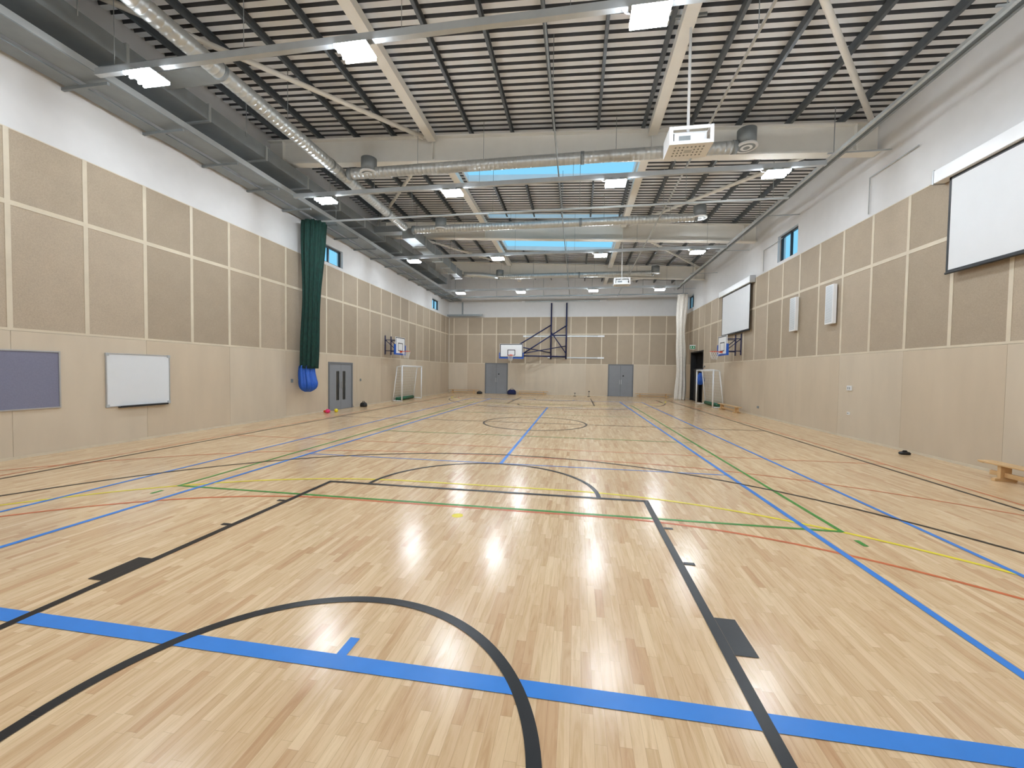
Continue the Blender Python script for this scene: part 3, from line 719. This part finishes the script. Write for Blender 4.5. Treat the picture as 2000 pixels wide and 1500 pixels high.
# ------------------------------------------------------------ nets
def folds(cx,cy,profile,m,nf=11,seed=1,n=132,amp=1):
    rg=random.Random(seed);ph=[rg.random()*6 for _ in range(4)];R=[]
    for z,rx,ry,ox,oy in profile:
        ring=[]
        for k in range(n):
            t=2*math.pi*k/n
            q=1+amp*(.13*math.sin(nf*t+ph[0]+.25*math.sin(z*1.3))+.07*math.sin((nf*2+3)*t+ph[1]+z*.4))
            ring.append((cx+ox+rx*q*math.cos(t),cy+oy+ry*q*math.sin(t),z))
        R.append(ring)
    b=MB();b.rings(R,m);return b
prof=[]
for i in range(40):
    t=i/39;z=7.33-(7.33-1.82)*t
    w=1-.12*math.sin(t*math.pi)+(.05*math.sin(t*9));prof.append((z,.40*w*(1-.3*t),.38*w*(1-.3*t),-.02-.16*t,-.1*t))
net=folds(-9.88,13.85,prof[::-1],M_net)
bagp=[]
for i in range(16):
    t=i/15;z=.93+t*1.0;w=[.10,.2,.26,.29,.30,.305,.30,.29,.285,.28,.275,.27,.265,.26,.26,.25][i];bagp.append((z,w,w*.9,-.22+(.03*math.sin(t*6)),-.12))
bag=folds(-9.88,13.85,bagp,M_bag,7,4,70)
tie=MB();tie.path([(-10.09+.27*math.cos(t),13.73+.25*math.sin(t),1.88) for t in [2*math.pi*k/20 for k in range(20)]],.012,M_navy,6,True)
thing("divider_net","gathered dark green divider net with blue storage bag at bottom","net",(-9.9,13.85,.93),[("netting",net),("storage_bag",bag,0,"blue vinyl storage bag"),("tie_rope",tie)])
prof=[]
for i in range(60):
    t=i/59;z=.0+7.33*t;prof.append((z,.32-.05*math.sin(t*3)+.02*math.sin(t*17),.24,0.05*math.sin(t*7),0))
cur=folds(7.15,29.33,prof,M_curt,8,8,140,1.1)
thing("end_curtain","gathered off-white net curtain hanging from track beside the store opening","curtain",(7.15,29.33,0),[("curtain_fabric",cur)])
bagp=[(1.15+.05*i,[.08,.14,.18,.2,.21,.22,.22,.21,.2,.19,.18,.15,.12,.1,.08,.06][i],[.08,.14,.18,.2,.21,.22,.22,.21,.2,.19,.18,.15,.12,.1,.08,.06][i]*.8,0,0) for i in range(16)]
b=folds(7.66,26.55,bagp,M_bag,6,3,48)
st=MB();st.tube((7.66,26.55,1.85),(7.88,26.55,2.3),.012,M_navy,6).box(7.85,7.92,26.5,26.6,2.25,2.35,M_galvd)
thing("hanging_bag","small blue vinyl bag hanging on a hook by the white curtain","bag",(7.7,26.55,1.15),[("bag_body",b),("strap",st)])
# ------------------------------------------------------------ small things
m=MB();m.ball((-10.05,14.9,.085),.09,M_pink,1.1,1.1,.95)
thing("ball","bright pink rubber ball on the floor by the grey door","ball",(-10.05,14.9,0),m)
m=MB();m.ball((-9.9,15.25,.08),.08,M_yball,1,1,1)
thing("ball","yellow ball on the floor by the grey door","ball",(-9.9,15.25,0),m)
m=MB();m.ball((-10.25,15.05,.055),.075,M_rim,1.3,1.0,.75)
thing("ball","small orange ball on the floor by the grey door","ball",(-10.25,15.05,0),m)
def bagobj(x,y,w,d,h,mm,lab):
    b=MB();R=[]
    for z,s in ((0,.9),(.25,1),(.6,.97),(.85,.8),(1,.45)):
        R.append([(x+w/2*s*(abs(math.cos(t))**.6)*math.copysign(1,math.cos(t)),y+d/2*s*(abs(math.sin(t))**.6)*math.copysign(1,math.sin(t)),z*h) for t in [2*math.pi*k/24+.01 for k in range(24)]])
    b.rings(R,mm)
    hd=MB();hd.path([(x-w*.2,y,h*.9),(x-w*.15,y,h*1.2),(x+w*.15,y,h*1.2),(x+w*.2,y,h*.9)],.015,mm,6)
    thing("sports_bag",lab,"bag",(x,y,0),[("bag_body",b),("handle",hd)])
bagobj(-5.05,31.2,.7,.4,.4,M_nav2,"navy fabric sports bag on floor beside grey double door")
bagobj(-7.65,31.1,.45,.3,.2,M_black,"small black bag on the floor beside the bench")
bagobj(XL+.35,17.95,.3,.3,.22,M_black,"small black bag on the floor by the grey door")
bagobj(7.6,10.6,.22,.14,.07,M_black,"small black pouch on the floor against the plywood wall")
for xx,yy in ((.95,30.6),(-.1,30.9)):
    b=MB();b.tube((xx,yy,0),(xx,yy,.03),.11,M_black,16);p=MB();p.tube((xx,yy,.03),(xx,yy,.42 if xx>0 else .25),.014,M_black,8);p.box(xx-.04,xx+.06,yy-.015,yy+.015,.36 if xx>0 else .2,.44 if xx>0 else .26,M_black)
    thing("marker_stand","small black marker stand on round base near the end wall","stand",(xx,yy,0),[("base",b),("post",p)],"marker stands")
# ------------------------------------------------------------ world
w=bpy.data.worlds.new("World");SC.world=w;w.use_nodes=True
bg=w.node_tree.nodes["Background"];bg.inputs[0].default_value=lin((126,198,234))+(1,);bg.inputs[1].default_value=1.25
# ------------------------------------------------------------ camera
f=778.0;H=1.8
D=np.array([126,22,f]);D/=np.linalg.norm(D);h=np.array([1,-.0141,0.]);U=np.cross(h,D);U/=np.linalg.norm(U)
if U[1]<0:U=-U
X=np.cross(U,D)
if X[0]<0:X=-X
r=Vector((X[0],D[0],U[0]));u=Vector((X[1],D[1],U[1]));fw=Vector((X[2],D[2],U[2]))
cd=bpy.data.cameras.new("camera");cd.sensor_width=36;cd.lens=f/2000*36;cd.clip_end=200;cd.clip_start=.05
co=bpy.data.objects.new("camera",cd);COL.objects.link(co)
M=Matrix((( r[0],u[0],-fw[0],0),(r[1],u[1],-fw[1],0),(r[2],u[2],-fw[2],H),(0,0,0,1)))
co.matrix_world=M;SC.camera=co
SC.view_settings.view_transform='Standard';SC.view_settings.look='None';SC.view_settings.exposure=0
